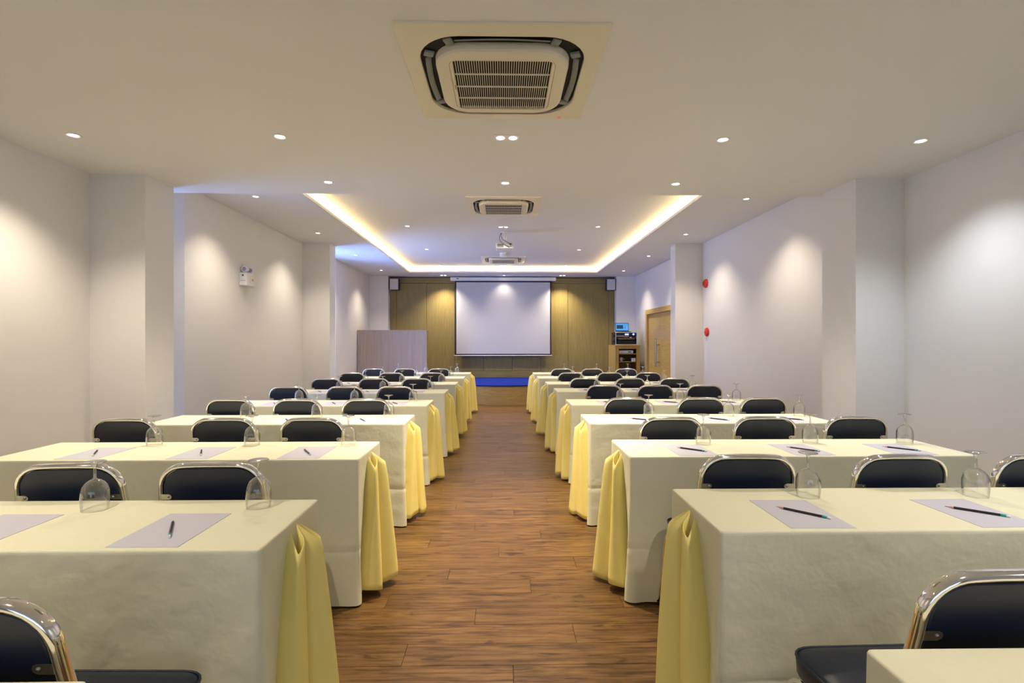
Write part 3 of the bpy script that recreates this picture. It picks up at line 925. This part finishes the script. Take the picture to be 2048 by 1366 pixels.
# ------------------------------------------------------------------ emergency light on the left wall
em = thing('emergency_light', 'white emergency light box with two round lamp heads on left wall', 'emergency light', (-XW, 6.83, 2.16))
MB().bbox(0, .095, -.11, .11, -.09, .075, .006).build('housing', WHITE_P, em)
MB().bbox(.035, .06, -.1115, -.109, .03, .052, .0005).build('badge', BADGE, em)
MB().bbox(.012, .083, -.112, -.109, -.030, -.024, .0005).build('slot', LENS, em)
MB().bbox(.0945, .0975, -.03, .08, -.05, .05, .001).build('cover_plate', AC_WHITE, em)
MB().lathe([(.017, 0), (.015, .004), (.0005, .005)], (.0975, .045, -.005), 14, 'x').build('switch', STEEL, em)
for y, rz in ((-.06, -.15), (.075, .5)):
    h = MB().lathe([(.010, .06), (.030, .045), (.042, .01), (.043, -.012), (.038, -.016)], (0, 0, 0), 22, 'y', True, False).build('lamp_head', WHITE_P, em, (.05, y, .125), (0, 0, rz))
    MB().lathe([(.040, -.0155), (.026, -.0165)], (0, 0, 0), 22, 'y').build('bezel', WHITE_P, h)
    MB().lathe([(.026, -.0165), (.018, -.021), (.0005, -.023)], (0, 0, 0), 22, 'y').build('lens', LENS, h)
    MB().cyl((0, .015, -.055), .008, .03, 10).build('neck', WHITE_P, h)

# red fire alarm sounders on the right wall
def make_alarm():
    t = thing('fire_alarm', 'x', 'alarm', (0, 0, 0), 0, 'red round fire alarms on the right wall')
    MB().lathe([(.072, 0), (.074, -.012), (.072, -.022)], (0, 0, 0), 28, 'x', False, True).build('base', RED_P, t)
    return t


fa = make_alarm(); fa.location = (XW, 8.58, 2.314); fa['label'] = 'upper red round alarm on the right wall, deep domed sounder'
MB().lathe([(.066, -.022), (.064, -.035), (.055, -.046), (.03, -.051), (.0005, -.052)], (0, 0, 0), 28, 'x').build('dome', RED_P, fa)
for k in range(3): MB().bbox(-.054, -.049, -.03 + .022 * k, -.018 + .022 * k, -.028, .028, .001).build('sound_slot', mat('dark_red_slot_%d' % k, (.25, .01, .006), .5), fa)
fb = copy_tree([fa][0]); 
for ch in list(fb.children): bpy.data.objects.remove(ch)
fb.location = (XW, 8.54, 1.507); fb['label'] = 'lower red round alarm on the right wall, flat call point'
MB().lathe([(.072, 0), (.074, -.012), (.072, -.022)], (0, 0, 0), 28, 'x', False, True).build('base', RED_P, fb)
MB().lathe([(.068, -.022), (.062, -.032), (.035, -.037), (.0005, -.038)], (0, 0, 0), 28, 'x').build('push_plate', RED_P, fb)
MB().lathe([(.012, -.037), (.010, -.043), (.0005, -.044)], (0, 0, 0), 14, 'x').build('button', mat('dark_red_button', (.3, .01, .006), .4), fb)

# ------------------------------------------------------------------ equipment cabinet, rack, laptop
CX, CYF, CW, CD, CH = 2.955, 12.28, .59, .78, 1.265
cb = thing('equipment_cabinet', 'oak cabinet with open shelves beside the door, carrying the equipment rack', 'cabinet', (CX, CYF, 0))
for x in (-CW / 2, CW / 2 - .02): MB().bbox(x, x + .02, .02, CD, 0, CH - .025, .002).build('side_panel', CAB_WOOD, cb)
MB().bbox(-CW / 2 - .004, CW / 2 + .004, -.004, CD, CH - .025, CH, .004).build('top', CAB_WOOD, cb)
MB().box(-CW / 2 + .02, CW / 2 - .02, CD - .012, CD, 0, CH - .025).build('back_panel', CAB_WOOD, cb)
for x in (-CW / 2, CW / 2 - .085): MB().bbox(x, x + .085, 0, .02, 0, CH - .025, .002).build('stile', CAB_WOOD, cb)
MB().bbox(-CW / 2 + .085, CW / 2 - .085, 0, .02, CH - .09, CH - .025, .002).build('rail', CAB_WOOD, cb)
for z in (.40, .86, 1.045): MB().bbox(-CW / 2 + .02, CW / 2 - .02, .022, CD - .012, z, z + .016, .002).build('shelf', CAB_WOOD, cb)
mp_ = thing('media_player', 'flat white player box on the top shelf of the oak cabinet', 'player', (CX - .035, CYF + .17, 1.061))
MB().bbox(-.185, .185, -.11, .13, .004, .078, .005).build('body', WHITE_P, mp_)
MB().box(.06, .13, -.112, -.109, .03, .05).build('display', DARK_P, mp_)
for x in (-.15, .15): MB().cyl((x, -.08, 0), .012, .005, 10).build('foot', DARK_P, mp_)
bx_ = thing('small_box', 'small white carton at the right on the cabinet middle shelf', 'box', (CX + .16, CYF + .10, .876))
MB().bbox(-.045, .045, -.045, .045, 0, .075, .003).build('carton', WHITE_P, bx_)
MB().bbox(-.047, .047, -.047, .047, .06, .078, .002).build('lid', WHITE_P, bx_)
cp = thing('cup', 'small pale cup at the left on the cabinet middle shelf', 'cup', (CX - .13, CYF + .12, .876))
MB().lathe([(.026, 0), (.034, .02), (.036, .09), (.033, .09), (.031, .02), (.0005, .008)], n=20, cap0=True).build('body', GREY_P, cp)
MB().sweep(bez([(.034, 0, .075), (.075, 0, .08), (.07, 0, .02), (.033, 0, .025)], 10), .008, .008, (0, 1, 0), round_=True).build('handle', GREY_P, cp)

rk = thing('equipment_rack', 'portable rack case of black audio units with blue lights on cabinet', 'rack', (CX - .02, CYF + .05, CH))
RW, RH, RD = .255, .305, .46
m_ = MB()
m_.box(-RW, -RW + .012, 0, RD, .008, RH); m_.box(RW - .012, RW, 0, RD, .008, RH); m_.box(-RW, RW, 0, RD, RH - .01, RH); m_.box(-RW, RW, 0, RD, .008, .02); m_.box(-RW, RW, RD - .01, RD, .008, RH)
m_.build('case', DARK_P, rk)
m_ = MB(); e = .014
for x in (-RW - .002, RW - e + .002): m_.bbox(x, x + e, -.008, .004, .004, RH + .003, .002)
m_.bbox(-RW + e, RW - e, -.008, .004, RH - .012, RH + .003, .002); m_.bbox(-RW + e, RW - e, -.008, .004, .004, .02, .002)
m_.build('edge_trim', mat('aluminium_edge', (.72, .70, .64), .35, .6), rk)
for z, h in ((.222, .065), (.125, .045)): pass
amp = MB().bbox(-RW + .016, RW - .016, -.004, .35, .225, .288, .003).build('amplifier', DARK_P, rk)
MB().bbox(-.035, .055, -.007, -.003, .240, .272, .001).build('display', LED_BLUE, amp)
MB().bbox(-.008, .028, -.009, -.006, .250, .262, .001).build('display_text', LED_WHITE, amp)
MB().lathe([(.022, 0), (.020, -.010), (.0005, -.011)], (.17, -.004, .256), 18, 'y').build('dial', LED_BLUE, amp)
MB().bbox(-RW + .016, .06, -.005, .3, .207, .221, .002).build('blank_strip', GREY_P, rk)
mx_ = MB().bbox(-RW + .016, RW - .016, -.003, .33, .158, .203, .003).build('mixer', DARK_P, rk)
for k in range(5): MB().bbox(-.06 + .02 * k, -.052 + .02 * k, -.006, -.002, .175, .183, .001).build('indicator', LED_RED, mx_)
MB().bbox(.08, .13, -.006, -.002, .17, .19, .001).build('button_panel', GREY_P, mx_)
MB().bbox(-.19, .19, -.03, .30, .138, .150, .002).build('sliding_tray', TAN_METAL, rk)
MB().bbox(-RW + .03, RW - .03, .012, .35, .026, .118, .003).build('drawer', BLACK_RUBBER, rk)
for z in (.06, .2): MB().bbox(-RW - .014, -RW, .12, .24, z, z + .05, .004).build('side_handle', BLACK_RUBBER, rk)

lt = thing('laptop', 'open laptop with lit blue screen on top of the equipment rack', 'laptop', (CX - .06, CYF + .09, CH + RH + .0045))
MB().bbox(-.165, .165, 0, .22, 0, .018, .004).build('base', DARK_P, lt)
MB().bbox(-.15, .15, .03, .15, .018, .0195, .0005).build('keyboard', BLACK_RUBBER, lt)
ld = MB().bbox(-.165, .165, -.006, .006, 0, .215, .004).build('lid', DARK_P, lt, (0, .225, .018), (-.18, 0, 0))
ds = MB().box(-.155, .155, -.0085, -.006, .02, .205).build('display', SCR_BLUE, lt, (0, .225, .018), (-.18, 0, 0))
MB().box(-.145, .145, -.0092, -.0085, .035, .185).build('page', SCR_PALE, ds)
MB().box(-.13, .03, -.0098, -.0092, .065, .16).build('picture', SCR_DARK, ds)
for k, (a, b) in enumerate(((.05, .125), (.05, .095), (.05, .095), (.05, .095))):
    z = (.155, .12, .095, .07)[k]
    MB().box(a, b, -.0098, -.0092, z, z + .010).build('text_line', SCR_DARK, ds)

gb = thing('glass_tumbler', 'clear glass tumbler on cabinet top, right of the rack', 'glass', (CX + .265, CYF + .06, CH))
MB().lathe([(.0005, .004), (.022, .004), (.024, .0), (.026, .01), (.030, .12)], n=20).build('body', GLASS, gb)
